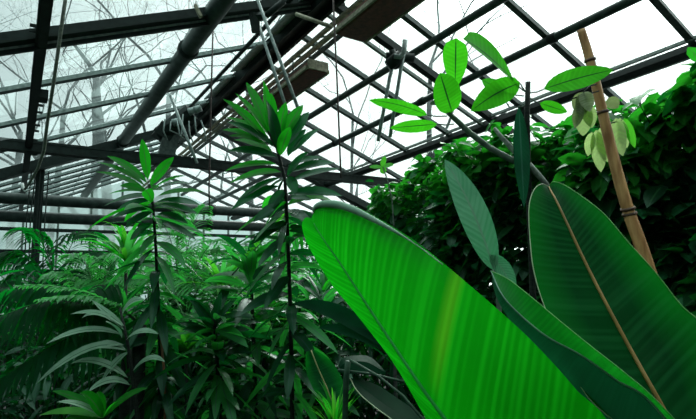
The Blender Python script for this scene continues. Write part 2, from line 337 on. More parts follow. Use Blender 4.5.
for (q, l_, r_, cl) in (((430, 43), 'grey pipe highest on the right roof slope, clamped where two straps hang', .055, (5.75,)),
                        ((466, 80), 'long grey pipe halfway down the right roof slope behind the fresh green leaves', .055, (3.7, 6.2, 9.0))):
    pipe_on(q, 'R', 'roof_pipe', l_, 'pipe', r_, .13, M['pipe'], 'pipes under the roof glass', .5, YF-.3, cl)
p = onR(580, 91, .12)
t = thing('eaves_beam', 'heavy double steel beam low on the right roof slope above the climbing hedge', 'beam', (p.x, YN, p.z))
b = MB(); b.bar((p.x, YN+.1, p.z), (p.x, YF-.1, p.z), .12, .10, nR); b.build('channel', M['steel'], t, False)
b = MB(); b.bar((p.x-.12, YN+.1, p.z+.08), (p.x-.12, YF-.1, p.z+.08), .025, .05, nR); b.build('top_flange', M['bar'], t, False)
b = MB(); b.bar((p.x+.07, YN+.1, p.z-.05), (p.x+.07, YF-.1, p.z-.05), .04, .03, nR); b.build('lower_flange', M['zinc'], t, False)
# purlin at far left with hooks
p = onL(46, 0, .14)
t = thing('purlin', 'dark steel purlin running steeply up the left edge of the roof with small bolts', 'beam', (p.x, YN, p.z))
b = MB(); b.bar((p.x, YN+.1, p.z), (p.x, YF-.2, p.z), .10, .12); b.bar((p.x, YN+.1, p.z-.065), (p.x, YF-.2, p.z-.065), .05, .02); b.build('beam', M['steel'], t, False)
for y in (5.1, 5.2, 7.3, 7.6, 8.2, 8.5, 9.0):
    b = MB(); b.bar((p.x-.1 if y < 6 else p.x, y, p.z), (p.x if y < 6 else p.x+.11, y, p.z), .015, .03); b.build('bolt', M['steel'], t, False)
for y in (7.0, 9.8):
    b = MB(); b.box((p.x+.08, y, p.z+.02), .12, .22, .1); b.build('bracket', M['steel'], t, False)
# ridge girder
def ridge(x): return zroof(x)
t = thing('ridge_girder', 'broad dark steel girder along the roof ridge with pale vent panels beside it', 'beam', (3.15, YN, ridge(3.1)))
b = MB(); b.bar((3.17, 3.0, ridge(3.17)-.14), (3.17, 12.0, ridge(3.17)-.14), .30, .16, nL)
b.bar((3.30, 3.0, ridge(3.2)-.22), (3.30, 12.0, ridge(3.2)-.22), .05, .12); b.build('girder', M['steel'], t, False)
for k in range(6):
    y = 4.4+1.4*k; b = MB(); b.bar((2.83, y, ridge(2.83)-.11), (3.03, y, ridge(3.03)-.11), 1.1, .02, nL); b.build('vent_panel', M['zinc'], t, False)  # pale metal stands in for glass panels lit from behind
b = MB(); b.bar((XR, YN, ridge(XR)-.03), (XR, YF, ridge(XR)-.03), .12, .12); trim(b, M['steel'])
# lattice girder under the ridge
gx, gz = 3.52, CAMZ+3.50
t = thing('lattice_girder', 'weathered lattice girder hanging just below the ridge beside the ceiling troughs', 'beam', (gx, 4, gz))
for dx, dz in ((-.07, .05), (.07, .05), (-.06, -.07), (.06, -.07)):
    b = MB(); b.bar((gx+dx, 3.2, gz+dz), (gx+dx, YF-.3, gz+dz), .06, .04); b.build('chord', M['steel2'] if dx > 0 else M['flange'], t, False)
for k in range(38):
    y = 3.4+k*.36; s = 1 if k % 2 else -1
    b = MB(); b.bar((gx-.07*s, y, gz-.07), (gx+.07*s, y+.36, gz+.05), .03, .02); b.build('lacing_bar', M['bar'], t, False)
# tie beam and the two heating pipes
a = onY(-30, 141.5, 9.3); c = onY(396, 182.5, 9.3)
b = MB(); b.bar((a.x-2.8, 9.3, a.z), (c.x+.6, 9.3, c.z), .12, .16); b.bar((a.x-2.8, 9.3, a.z-.085), (c.x+.6, 9.3, c.z-.085), .19, .025)
b.bar((a.x-2.8, 9.24, a.z+.05), (c.x+.6, 9.24, c.z+.05), .02, .025)
tag(b.build('tie_beam', M['steel'], smooth=False), 'long dark steel tie beam crossing the greenhouse from left to right', 'beam')
for (py, y, r_, l_) in ((201, 11.9, .115, 'upper of the two thick grey pipes crossing below the long tie beam'), (218, 12.1, .115, 'lower of the two thick grey pipes crossing below the long tie beam')):
    a = onY(5, py+(-3 if py < 210 else -2), y)
    t = thing('heating_pipe', l_, 'pipe', (XLE+.2, y, a.z), 'heating pipes across the house')
    b = MB(); b.tube([(XLE+.15+i*(XRE-XLE-.4)/8, y, a.z) for i in range(9)], r_, 14); b.build('pipe', M['pipe'], t)
    for x in (3.9, 7.1): b = MB(); b.tube([(x-.07, y, a.z), (x+.07, y, a.z)], r_*1.2, 14); b.build('collar', M['steel'], t)
# post of the truss at far left, wrapped in wires
b = MB(); b.bar((.35, 11.35, .0), (.35, 11.35, 4.5), .14, .14, Vector((0,1,0)))
for k in range(5): b.tube([(.20+.07*k, 11.15, 4.1), (.18+.07*k+R(-.03,.03), 11.12, 3.2), (.20+.07*k, 11.15, 1.6)], .012, 5)
tag(b.build('truss_post', M['steel'], smooth=False), 'dark truss post under the left end of the tie beam, hung with loose wires', 'post')
# rope at far left
pts = [P(67, -12, 4.3), P(61, 30, 4.35), P(54, 80, 4.5), P(47, 125, 4.8), P(44, 150, 5.0), P(38, 168, 5.2), P(30, 182, 5.4), P(25, 189, 5.5)]
b = MB(); b.tube(pts, .015, 6); tag(b.build('rope', M['rope']), 'grey rope hanging from the left roof down past the tie beam', 'rope')
b = MB(); b.tube([P(25, 191, 5.7), P(30, 190, 5.7), P(26, 191.5, 5.7), P(23, 188, 5.7), P(22, 183, 5.7)], .016, 6); tag(b.build('hook', M['white']), 'white hook at the lower end of the grey rope', 'hook')
# tension rods, straps and wires
def rod(name, pts, r, m, label, cat, group=None):
    b = MB(); b.tube(pts, r, 6); return tag(b.build(name, m), label, cat, group)
rod('tension_rod', [P(256, -4, 5.4), P(298, 108, 5.0)], .017, M['zinc'], 'longer right rod of the slanting pair above the tall central plant', 'rod', 'slanting rods')
rod('tension_rod', [P(259, 26, 5.6), P(285, 104, 5.2)], .017, M['zinc'], 'shorter left rod of the slanting pair above the tall central plant', 'rod', 'slanting rods')
rod('tension_rod', [P(170, 95, 7.4), P(197, 163, 7.0)], .02, M['zinc'], 'pale rod slanting down to the tie beam beside the winding gear', 'rod')
rod('hanging_strap', [P(404, 52, 6.4), P(401, 68, 6.4), P(390, 137, 6.3)], .022, M['zinc'], 'right one of the two grey straps hanging from the clamped roof pipe', 'strap', 'straps on the roof pipe')
rod('hanging_strap', [P(394, 62, 6.4), P(390, 76, 6.4), P(378, 141, 6.3)], .022, M['zinc'], 'left one of the two grey straps hanging from the clamped roof pipe', 'strap', 'straps on the roof pipe')
rod('hanging_wire', [P(333, -4, 5.3), P(337, 80, 5.3), P(341, 178, 5.4)], .009, M['wire'], 'thin brown wire hanging plumb between the ceiling trough and the tie beam', 'wire')
rod('hanging_wire', [onL(213, 30, .03), P(211, 100, 6.2), P(209, 190, 6.4), P(210, 215, 6.6)], .010, M['wire'], 'thin dark wire hanging between the two tall strap leaved plants', 'wire')
rod('brace', [P(296, 14, 5.6), P(332, 27, 5.4)], .022, M['flange'], 'rusty brace between ridge girder and lattice girder', 'rod')
t = thing('pipe_clamp', 'knot of clamps where the upper roof pipe crosses the double rafter', 'clamp', P(397, 58, 6.45))
b = MB(); b.tube([P(388,66,6.4), P(397,59,6.4), P(401,54,6.4)], [.07,.085,.06], 10); b.tube([P(386,56,6.5), P(414,58,6.5)], [.05,.06], 8); b.tube([P(392,50,6.45), P(398,68,6.45)], [.04,.05], 8); b.build('clamp_block', M['steel'], t)
b = MB(); b.tube([P(405, 40, 6.3), P(404, 52, 6.3), P(400, 57, 6.3), P(394, 56, 6.3)], .03, 8); b.build('clamp_arm', M['zinc'], t)
t = thing('roof_bracket', 'dark bracket where the slanting rods meet below the rafter', 'bracket', P(258, 18, 5.5))
b = MB(); b.tube([P(254,14,5.5), P(256,32,5.5)], [.06,.05], 6); b.tube([P(252,18,5.5), P(266,16,5.5)], [.05,.045], 6); b.build('plate', M['steel'], t, False)
b = MB(); b.tube([P(284, 1, 5.5), P(266, 16, 5.5)], .035, 8); b.build('arm', M['steel'], t)
t = thing('rafter_clip', 'rusty clip standing on the left rafter next to the thick pipe', 'bracket', P(197, 12, 5.35))
b = MB(); b.bar(P(195, 5, 5.2), P(201, 17, 5.2), .05, .03); b.build('clip', M['flange'], t, False)
# winding gear where ridge girder meets tie beam
c0 = P(172, 126, 9.4)
t = thing('winding_gear', 'grey vent winding gear with cables where ridge girder meets tie beam', 'machine', c0)
b = MB(); b.box(P(164, 133, 9.4), .3, .3, .26, Matrix.Rotation(.5, 3, 'Y')); b.tube([P(160,136,9.4), P(192,112,9.4)], .17, 10); b.box(P(186, 118, 9.5), .3, .25, .3, Matrix.Rotation(.4, 3, 'Y')); b.build('gear_housing', M['steel'], t, False)
b = MB(); b.box(P(168, 148, 9.3), .28, .1, .55, Matrix.Rotation(.2, 3, 'Y')); b.build('mounting_plate', M['steel2'], t, False)
for q in ((192, 111), (198, 109), (176, 122)):
    b = MB(); b.tube([P(q[0]-3, q[1]+1, 9.2), P(q[0]+3, q[1]-1, 9.2)], [.07, .06], 10); b.build('pulley', M['zinc'], t)
for k in range(7):
    x = 165+k*6; b = MB(); b.tube([P(x, 122-R(0,8), 9.15), P(x+R(-2,6), 130+R(-4,6), 9.1), P(x+R(2,12), 138+R(-4,10), 9.15)], .014, 5); b.build('cable', M['zinc'], t)

# ceiling troughs (lamp housings) hung below the ridge
def trough(label, pn, pf, z, w, h):
    a = onZ(*pn, z); c = onZ(*pf, z); x = (a.x+c.x)/2
    y0, y1 = min(a.y, c.y), max(a.y, c.y)
    t = thing('lamp_trough', label, 'lamp housing', (x, y0, z), 'lamp troughs below the ridge')
    b = MB(); i = 0
    prof = [(-w/2, 0), (-w/2+.03, h), (w/2-.03, h), (w/2, 0), (w/2-.03, -.02), (-w/2+.03, -.02)]
    for y in (y0, y1): b.v += [Vector((x+q[0], y, z+q[1])) for q in prof]
    for k in range(6): b.face([k, (k+1) % 6, 6+(k+1) % 6, 6+k])
    b.face([0,1,2,3,4,5]); b.face([11,10,9,8,7,6]); b.build('housing', M['rust'], t, False)
    b = MB(); b.bar((x-w/2-.015, y0, z+.01), (x-w/2-.015, y1, z+.01), .03, .05); b.build('flange', M['flange'], t, False)
    b = MB(); b.bar((x+w/2+.015, y0, z+.01), (x+w/2+.015, y1, z+.01), .03, .05); b.build('flange', M['flange'], t, False)
    b = MB(); b.box((x, y0-.01, z+h/2), w, .03, h+.02); b.build('end_cap', M['flange'], t, False)
    for y in (y0+.25*(y1-y0), y0+.8*(y1-y0)):
        b = MB(); b.tube([(x, y, z+h), (x, y, z+h+.35)], .01, 5); b.build('hanger', M['steel2'], t)
    return t
trough('brown lamp trough below the ridge with its cream near end above the central plant', (326, 72), (232, 128), CAMZ+3.05, .32, .12)
trough('large red brown lamp trough reaching out of the top of the picture', (432, -30), (353, 38), CAMZ+3.0, .42, .12)

# ================================================================== OUTSIDE: bare trees
def tree(base, h, seed, label, spread=.5, r0=.3, depth=8, lean=(0,0)):
    rnd = random.Random(seed); b = MB(); cnt = [0]
    def br(p, d, L, r, k):
        if k > depth or cnt[0] > 7500: return
        cnt[0] += 1; pts = [p]; rs = [r]; q = p; dd = d.copy(); ns_ = 5 if k < 4 else 4
        for i in range(ns_):
            dd = (dd+Vector((rnd.uniform(-1,1), rnd.uniform(-1,1), rnd.uniform(-.5,.7)))*(.07 if k == 0 else .27)).normalized()
            q = q+dd*L/ns_; pts.append(q); rs.append(r*(1-.45*(i+1)/ns_))
        b.tube(pts, rs, 7 if k < 2 else (4 if k < 4 else 3), cap=False)
        n = 2 if rnd.random() < .3 else 3
        if k == 0: n = 5
        for i in range(n):
            ax = Vector((rnd.uniform(-1,1), rnd.uniform(-1,1), rnd.uniform(-.25,.6))).normalized()
            nd = (dd*(1-spread*rnd.uniform(.5,1))+ax*spread*1.3).normalized()
            jj = len(pts)-1 if i < 2 else rnd.randint(2, len(pts)-2)
            br(pts[jj], nd, L*(rnd.uniform(.34,.5) if k == 0 else rnd.uniform(.6,.85)), rs[jj]*rnd.uniform(.5,.75), k+1)
    t = thing('bare_tree', label, 'tree', base, 'bare trees outside')
    br(Vector(base), Vector((lean[0], lean[1], 1)).normalized(), h*.5, r0, 0)
    b.build('branches', M['bark'], t); return t
def gpt(px, d): q = P(px, 200, d); return (q.x, q.y, -.15)
tree(gpt(114, 24), 25, 3, 'tall leafless tree outside behind the middle of the left roof glass', .5, .30)
tree(gpt(97, 29), 27, 11, 'thinner leafless tree outside just left of the tall one', .45, .26)
tree(gpt(8, 24), 20, 5, 'leafless tree outside behind the far left corner of the roof', .5, .2)
tree(gpt(55, 30), 26, 8, 'distant leafless tree outside behind the hanging rope', .55, .25)
tree(gpt(172, 29), 26, 21, 'leafless tree outside behind the thick roof pipe', .55, .25)
tree(gpt(255, 26), 28, 17, 'leafless tree outside seen between ridge girder and slanting rods', .55, .16)
tree(gpt(352, 29), 24, 33, 'leafless tree outside behind the hanging straps on the right roof', .55, .13)
tree(gpt(425, 26), 27, 41, 'leafless tree whose twigs show above the upper right roof pipe', .6, .2)

# ================================================================== BIG FOREGROUND LEAVES
def cat(pts, k):
    """k+1 samples spread over the smooth curve through pts (same number of stations on every curve)"""
    n = len(pts)-1; out = []
    for i in range(k+1):
        s = i/k*n; j = min(int(s), n-1); t = s-j
        p0, p1, p2, p3 = pts[max(j-1,0)], pts[j], pts[j+1], pts[min(j+2,n)]
        out.append(.5*((2*p1)+(p2-p0)*t+(2*p0-5*p1+4*p2-p3)*t*t+(3*p1-p0-3*p2+p3)*t**3))
    return out
def big_leaf(parent, name, left, mid, right, m, rows=48, cols=9, bulgeL=.0, bulgeR=.0, curlR=0, curlL=0, mat2=None):
    L_, C_, R_ = [cat([P(*q) for q in a], rows) for a in (left, mid, right)]
    def side(edge, sgn, bulge, curl, mm, nm):
        b = MB()
        for i in range(rows+1):
            c, e_ = C_[i], edge[i]
            tang = (C_[min(i+1,rows)]-C_[max(i-1,0)]).normalized()
            nrm = tang.cross(e_-c); nrm = nrm.normalized() if nrm.length > 1e-9 else Vector((0,-1,0))
            if nrm.dot(Vector((0,0,CAMZ))-c) < 0: nrm = -nrm
            wd = (e_-c).length
            for j in range(cols+1):
                u = j/cols
                q = c.lerp(e_, u)+nrm*bulge*wd*math.sin(math.pi*u)
                if curl and u > .82: q -= nrm*curl*((u-.82)/.18)**2*max(0, 1-1.7*i/rows)*min(1, wd/.12)
                b.v.append(q)
        for i in range(rows):
            for j in range(cols):
                a = i*(cols+1)+j; u0, u1 = .5+sgn*.5*j/cols, .5+sgn*.5*(j+1)/cols; v0, v1 = i/rows, (i+1)/rows
                b.face([a, a+1, a+cols+2, a+cols+1], [(u0,v0),(u1,v0),(u1,v1),(u0,v1)])
        return b
    lb = side(L_, -1, bulgeL, curlL, m, ''); rb = side(R_, 1, bulgeR, curlR, m, '')
    if mat2:
        lb.build('leaf_half', mat2, parent); rb.build('leaf_half', m, parent)
    else:
        o = len(lb.v); lb.v += rb.v; lb.f += [[i+o for i in f] for f in rb.f]; lb.uv += rb.uv
        lb.build(name, m, parent)
    return L_, C_, R_, lb, rb
# --- the bright leaf in the middle
t = thing('banana_leaf_plant', 'huge bright green leaf lying diagonally across the foreground with a rolled tip', 'plant', P(640, 640, .8)-Vector((0,0,.5)))
L_, C_, R_, lb, rb = big_leaf(t, 'leaf_blade',
 [(312,218,1.17),(305,218,1.18),(302,227,1.19),(309,247,1.19),(330,282,1.16),(356,314,1.12),(392,361,1.06),(418,405,1.01),(450,462,.95),(500,545,.90),(545,600,.82),(590,650,.79)],
 [(312,217,1.17),(315,225,1.16),(324,240,1.14),(342,266,1.12),(366,303,1.08),(393,344,1.03),(428,396,.97),(468,448,.92),(510,505,.88),(548,565,.85),(575,612,.82),(600,655,.79)],
 [(313,214,1.17),(316,206,1.16),(326,203,1.14),(346,206,1.11),(376,220,1.07),(412,241,1.02),(452,271,.96),(494,306,.91),(532,341,.87),(574,387,.83),(618,446,.80),(650,645,.78)],
 M['big'], 80, 12, .03, .03, .055, .0)
b = MB(); b.tube(C_[6:], [.0012+.005*i/len(C_[6:]) for i in range(len(C_[6:]))], 8); b.build('midrib', leafmat('light green midrib', (.02,.34,.05), (.04,.42,.08), (.01,.5,.02), .3, .5), t)
k = 40; b = MB(); b.tube([q+Vector((0,0,-.002)) for q in R_[3:k+3]], [max(.0012, .0085*math.sin(math.pi*min(1, .12+i/k))) for i in range(k)], 10)  # pale tube along the tip edge paints in the sky's reflection
plabel(b.build('margin_sheen', leafmat('rolled margin with painted sky sheen', (.16,.30,.20), (.26,.40,.30), (.02,.3,.05), .2, .45), t), 'pale rolled margin with painted sky sheen')
b = MB(); b.tube([C_[-1], P(640,700,.85), P(690,830,.95), (P(690,830,.95).x+.03, P(690,830,.95).y, 0)], [.012,.018,.022,.026], 10); b.build('petiole', M['node'], t)
# --- the broad dark leaf at right
t = thing('banana_leaf_plant', 'broad dark green upright leaf at the right with an orange brown midrib', 'plant', P(760, 640, .95)-Vector((0,0,.5)))
L_, C_, R_, lb, rb = big_leaf(t, 'leaf_blade',
 [(549,187,1.30),(542,184,1.28),(534,190,1.27),(529,207,1.24),(530,240,1.20),(534,272,1.16),(545,308,1.12),(565,350,1.07),(595,405,1.02),(690,470,.98)],
 [(549,187,1.30),(551,191,1.27),(556,200,1.24),(566,221,1.21),(578,247,1.18),(592,276,1.15),(610,311,1.11),(632,352,1.07),(657,397,1.02),(700,475,.97)],
 [(549,187,1.30),(553,182,1.28),(564,185,1.27),(584,198,1.24),(605,215,1.21),(628,242,1.18),(655,272,1.15),(680,304,1.12),(712,342,1.08),(730,460,1.0)],
 M['big2'], 64, 9, -.05, -.05, .0, .0)
b = MB(); k = len(C_); b.tube([c+(Vector((0,0,CAMZ))-c).normalized()*.003 for c in C_], [.0018+.0030*i/k for i in range(k)], 8)
b.build('midrib', plain('orange brown midrib', (.20,.12,.025), (.34,.2,.05), .5, 20), t)
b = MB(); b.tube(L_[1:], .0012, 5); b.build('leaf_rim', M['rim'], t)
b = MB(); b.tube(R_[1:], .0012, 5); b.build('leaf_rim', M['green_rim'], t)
b = MB(); b.tube([C_[-1], P(730,540,.97), P(760,700,1.0), (P(760,700,1.0).x+.02, P(760,700,1.0).y, 0)], [.006,.014,.018,.022], 10); b.build('petiole', M['node'], t)
# --- the folded leaf between them
t = thing('folded_leaf_plant', 'long folded leaf between the bright and the dark broad leaves, pale along its fold', 'plant', P(740, 560, .9)-Vector((0,0,.5)))
L_, C_, R_, lb, rb = big_leaf(t, 'leaf_half',
 [(491,271,1.16),(496,296,1.17),(508,318,1.16),(530,350,1.14),(560,385,1.10),(600,425,1.06),(650,465,1.0),(740,540,.95)],
 [(491,271,1.16),(501,293,1.10),(516,311,1.07),(546,336,1.03),(581,355,.99),(617,380,.96),(656,407,.92),(742,520,.88)],
 [(491,271,1.16),(508,279,1.11),(530,296,1.06),(560,321,1.0),(592,347,.95),(625,373,.91),(662,406,.88),(748,500,.86)],
 M['big3in'], 40, 8, .05, -.08, 0, 0, mat2=M['big3out'])
b = MB(); b.tube(C_, [.0012+.0022*i/len(C_) for i in range(len(C_))], 8); b.build('midrib', plain('pale fold with painted highlight', (.06,.16,.11), (.12,.26,.18), .4, 20), t)  # pale colour on the fold paints in the highlight along it
b = MB(); b.tube(R_, .001, 5); b.build('leaf_rim', M['green_rim'], t)
b = MB(); b.tube([C_[-1], P(800,640,.9), (P(800,640,.9).x+.02, P(800,640,.9).y, 0)], [.004,.012,.018], 8); b.build('petiole', M['node'], t)

# ================================================================== THE BRANCHING FRESH-LEAVED TREE
D = 1.75
base = P(534, 330, D); base.z = 0
t = thing('sapling', 'slender tree with fresh green leaves on thin branches in front of the right roof', 'tree', base)
st = P(533, 300, D)
b = MB(); b.tube([base, (base.x, base.y, .9), st, P(531,240,D), P(529,200,D), P(528,165,D), P(527,120,D), P(528,82,D)], [.016,.013,.011,.010,.010,.010,.0095,.008], 10)
b.build('trunk', M['stem'], t)
b = MB(); b.tube([P(529,168,D), P(508,158,D), P(490,148,D), P(470,133,D), P(455,119,D), P(446,111,D)], [.011,.0105,.010,.010,.009,.007], 10); b.build('branch', M['gstem'], t)
b = MB(); b.tube([P(549,188,D), P(541,178,D), P(530,166,D), P(517,154,D), P(503,139,D), P(494,128,D)], [.009,.010,.011,.010,.008,.006], 9); b.build('branch', M['woody'], t)
def L2(name, m, bx, by, tx, ty, w, dd=0, arch=0, kind='oval', roll=0, fold=.12, d=D, par=None, pet=None, n=12, face=None):
    """a leaf from its base to its tip (where the photo shows them), width w metres, its face towards the viewer"""
    p0 = P(bx, by, d); p2 = P(tx, ty, d+dd); pm = (p0+p2)/2+Vector((0,0,arch))
    up = (Vector((0,0,CAMZ))-pm).normalized()
    if face is not None: up = (up+Vector(face)).normalized()
    b = MB(); b.blade(p0, pm, p2, w, fold, n, kind, up=up, roll=roll)
    o = b.build(name, m, par)
    if pet:
        q = MB(); q.tube([P(*pet, d), P((pet[0]+bx)/2, (pet[1]+by)/2+1, d), p0], .0022, 6); q.build('petiole', M['gstem'], o)
    return o
L2('leaf', M['top'], 455, 90, 456, 38, .083, dd=-.12, arch=.0, kind='obov', par=t, pet=(449,116), roll=.25)
L2('leaf', M['top'], 452, 112, 440, 73, .092, dd=-.18, kind='oval', par=t, pet=(450,117), roll=-.2, fold=.2)
L2('leaf', M['top'], 427, 115, 369, 100, .05, dd=-.1, arch=.02, kind='acum', par=t, pet=(447,116), roll=.6, fold=.3)
L2('leaf', M['top'], 437, 124, 390, 128, .05, dd=.05, kind='acum', par=t, pet=(454,124), roll=.5)
p_ = L2('leaf', M['top'], 514, 82, 463, 39, .072, dd=-.25, arch=.03, kind='obov', par=t, pet=(526,92), roll=-.9, fold=.5)
L2('leaf', M['top'], 520, 83, 471, 111, .085, dd=-.06, arch=.02, kind='acum', par=t, pet=(526,92), roll=.1, fold=.2)
L2('leaf', M['top'], 506, 92, 482, 80, .045, dd=.1, kind='acum', par=t, pet=(524,96))
L2('leaf', M['top'], 544, 89, 613, 70, .075, dd=.1, arch=.01, kind='acum', par=t, pet=(530,93), roll=.15)
L2('leaf', M['top'], 540, 103, 567, 112, .04, dd=.1, kind='acum', par=t, pet=(530,98))
L2('leaf', M['topdark'], 519, 107, 524, 207, .054, dd=-.1, kind='lance', par=t, pet=(526,104), roll=.3)
L2('leaf', M['gstem'], 443, 100, 430, 104, .02, kind='oval', par=t)
# --- the upright blue-green leaf
t = thing('upright_leaf', 'single upright blue green ribbed leaf standing left of the sapling trunk', 'leaf', (P(494,300,1.5).x, P(494,300,1.5).y, 0))
p0 = P(494, 270, 1.5); p2 = P(445, 160, 1.62); pm = P(476, 207, 1.5)
b = MB(); b.blade(p0, pm, p2, .086, .18, 24, 'acum', up=(Vector((0,0,CAMZ))-p0).normalized(), roll=.1); b.build('leaf_blade', M['under'], t)
b = MB(); b.blade(P(489,255,1.5), P(506,268,1.5), P(513,292,1.5), .05, .3, 12, 'oval', up=Vector((-1,-1,.4))); b.build('leaflet', M['under'], t)
q = P(500, 330, 1.5); b = MB(); b.tube([(q.x, q.y, 0), q, P(498,290,1.5), p0], [.01,.008,.006,.004], 8); b.build('stem', M['gstem'], t)

# ================================================================== BAMBOO CANE AND WITHERED LEAVES
D = 1.95
pts = [P(581, 30, 2.0), P(590, 60, 1.99), P(602, 110, 1.97), P(614, 160, 1.95), P(628, 210, 1.93), P(645, 258, 1.9), P(690, 400, 1.85)]
base = pts[-1]+(pts[-1]-pts[-2])*1.4
t = thing('bamboo_cane', 'leaning brown bamboo cane with dark nodes at the right', 'cane', (base.x, base.y, max(0, base.z)))
pp = cat(pts+[base], 40); b = MB(); b.tube(pp, [.016+.010*i/40 for i in range(41)], 14); b.build('cane', M['bamboo'], t)
for (x, y, d_) in ((590, 60, 1.99), (602.5, 112, 1.97), (628, 209, 1.93), (629.5, 214, 1.93)):
    a = P(x, y, d_); dr = (P(x+2, y+8, d_)-a).normalized(); b = MB(); r_ = .0195+.008*(y-30)/230
    b.tube([a-dr*.006, a-dr*.002, a+dr*.002, a+dr*.006], [r_*.95, r_*1.06, r_*1.06, r_*.95], 14); b.build('node', M['bring'], t)
t = thing('withered_cluster', 'cluster of pale withered leaves hanging left of the bamboo cane', 'leaves', P(583, 92, 1.9))
for (a, c, w_, m_) in (((583,92),(576,112),.05,'wither'),((584,92),(590,112),.05,'wither'),((582,93),(581,118),.05,'wither'),((584,104),(583,136),.062,'palelime'),((586,104),(592,128),.05,'palelime'),((580,104),(575,128),.04,'wither')):
    L2('leaf', M[m_], *a, *c, w_, dd=R(-.05,.05), kind='acum', d=1.9, par=t, fold=.5, roll=R(-.3,.3))
t = thing('withered_cluster', 'bunch of long faded yellow green leaves hanging behind the bamboo cane', 'leaves', P(606, 128, 2.05))
for (a, c, w_, m_) in (((596,130),(601,172),.058,'palelime'),((592,132),(588,156),.04,'palelime'),((600,128),(608,162),.055,'palelime'),((616,118),(623,156),.06,'palelime'),((620,118),(627,148),.045,'palelime'),((624,118),(635,148),.035,'lime'),((608,98),(618,108),.05,'wither')):
    L2('leaf', M[m_], *a, *c, w_, dd=R(-.05,.05), kind='acum', d=2.08, par=t, fold=.45, roll=R(-.3,.3))

for q_, (a, m_, c) in (('withered_cluster', ((597, 84, 1.97), (590, 86, 1.93), (583, 93, 1.9))), ('withered_cluster.001', ((605, 118, 1.97), (606, 119, 2.03), (606, 122, 2.08), ))):
    b = MB(); b.tube([P(*a), P(*m_), P(*c)], .003, 6); b.tube([P(c[0]-12, c[1]+6, c[2]), P(c[0]+16, c[1]-2, c[2])], .0025, 6); b.build('stalk', M['stem'], bpy.data.objects[q_])
bpy.context.view_layer.update()

# ================================================================== CLIMBING HEDGE
def rleaf(b, p, L, w, droop, kind='oval', n=3, azc=None, spread=3.14, fold=.25):
    az = R(-math.pi, math.pi) if azc is None else azc+R(-spread, spread)
    el = R(-1.1, .35)-droop
    d = Vector((math.cos(az)*math.cos(el), math.sin(az)*math.cos(el), math.sin(el)))
    p = Vector(p); b.blade(p, p+d*L*.5+Vector((0,0,.12*L)), p+d*L, w, fold, n, kind, roll=R(-.7,.7))
def hedge(label, xa, ya, xb, yb, ztop, n, L, thick, zlo, seed, clear=0):
    random.seed(seed)
    t = thing('climbing_shrub', label, 'shrub', ((xa+xb)/2, (ya+yb)/2, 0), 'dense climbing hedge')
    dark = MB(); lit = MB(); wood = MB(); mid_ = MB()
    ux, uy = xb-xa, yb-ya; ln = math.hypot(ux, uy); nx, ny = uy/ln, -ux/ln      # outward (away from camera)
    lump = [R(0, 6) for _ in range(6)]
    def top(s): return ztop+.09*math.sin(lump[0]+s*ln*3.1)+.07*math.sin(lump[1]+s*ln*6.7)+.04*math.sin(lump[2]+s*ln*13)
    def face(s, z): return .13*math.sin(lump[3]+s*ln*4+z*2.2)+.09*math.sin(lump[4]+s*ln*7.5-z*5)
    for i in range(n):
        s = R(-.02, 1.02); zt = top(s); q = random.random()
        z = zlo+(zt-zlo)*(1-q**1.25); w_ = R(0, 1)**1.6*thick
        near_top = zt-z < .25
        if near_top: z += abs(random.gauss(0, .05))
        c = Vector((xa+ux*s+nx*(w_+face(s, z)), ya+uy*s+ny*(w_+face(s, z)), z))
        k = L*R(.65, 1.25)
        rleaf(lit if (near_top and random.random() < .75) or random.random() < .04 else (mid_ if random.random() < .3 else dark), c, k, k*.56, .0, n=4, kind='acum', azc=math.atan2(-ny, -nx), spread=1.7)  # most leaves near the top take the lighter green, painting in top light
    for i in range(int(ln*9)):
        s = R(0, 1); zt = top(s); o = R(.1, thick*.8)
        x, y = xa+ux*s+nx*o, ya+uy*s+ny*o
        wood.tube([(x+R(-.1,.1), y+R(-.1,.1), 0), (x+R(-.08,.08), y+R(-.08,.08), zt*.5), (x, y, zt-.1)], [.014,.011,.005], 5)
    # shoots that stand out of the top
    for i in range(int(ln*7)):
        s = R(0, 1); zt = top(s); o = R(-.05, thick*.5); x, y = xa+ux*s+nx*o, ya+uy*s+ny*o
        h = R(.05, .20); a = Vector((x, y, zt-.05)); e_ = a+Vector((R(-.12,.12), R(-.12,.12), h)); wood.tube([a, e_], .003, 4)
        for k in range(6):
            rleaf(lit, a.lerp(e_, .3+.7*k/5), L*R(.6,1), L*.42, -.3, n=3)
    dark.build('foliage', M['hedge'], t); plabel(mid_.build('foliage', M['hedgemid'], t), 'mid green leaves'); plabel(lit.build('foliage', M['hedgetop'], t), 'fresh bright green leaves with top light painted in'); wood.build('stems', M['stem'], t)
    return t
ZT = CAMZ+1.13
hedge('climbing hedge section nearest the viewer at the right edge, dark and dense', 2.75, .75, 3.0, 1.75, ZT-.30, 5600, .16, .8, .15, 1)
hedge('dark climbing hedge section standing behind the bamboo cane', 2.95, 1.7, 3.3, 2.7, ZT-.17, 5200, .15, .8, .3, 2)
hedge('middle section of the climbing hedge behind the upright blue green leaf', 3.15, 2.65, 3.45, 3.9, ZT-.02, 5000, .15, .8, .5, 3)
hedge('farthest section of the climbing hedge, reaching the tie beam end', 3.4, 3.85, 3.95, 5.5, ZT+.03, 5000, .15, .8, .6, 4)
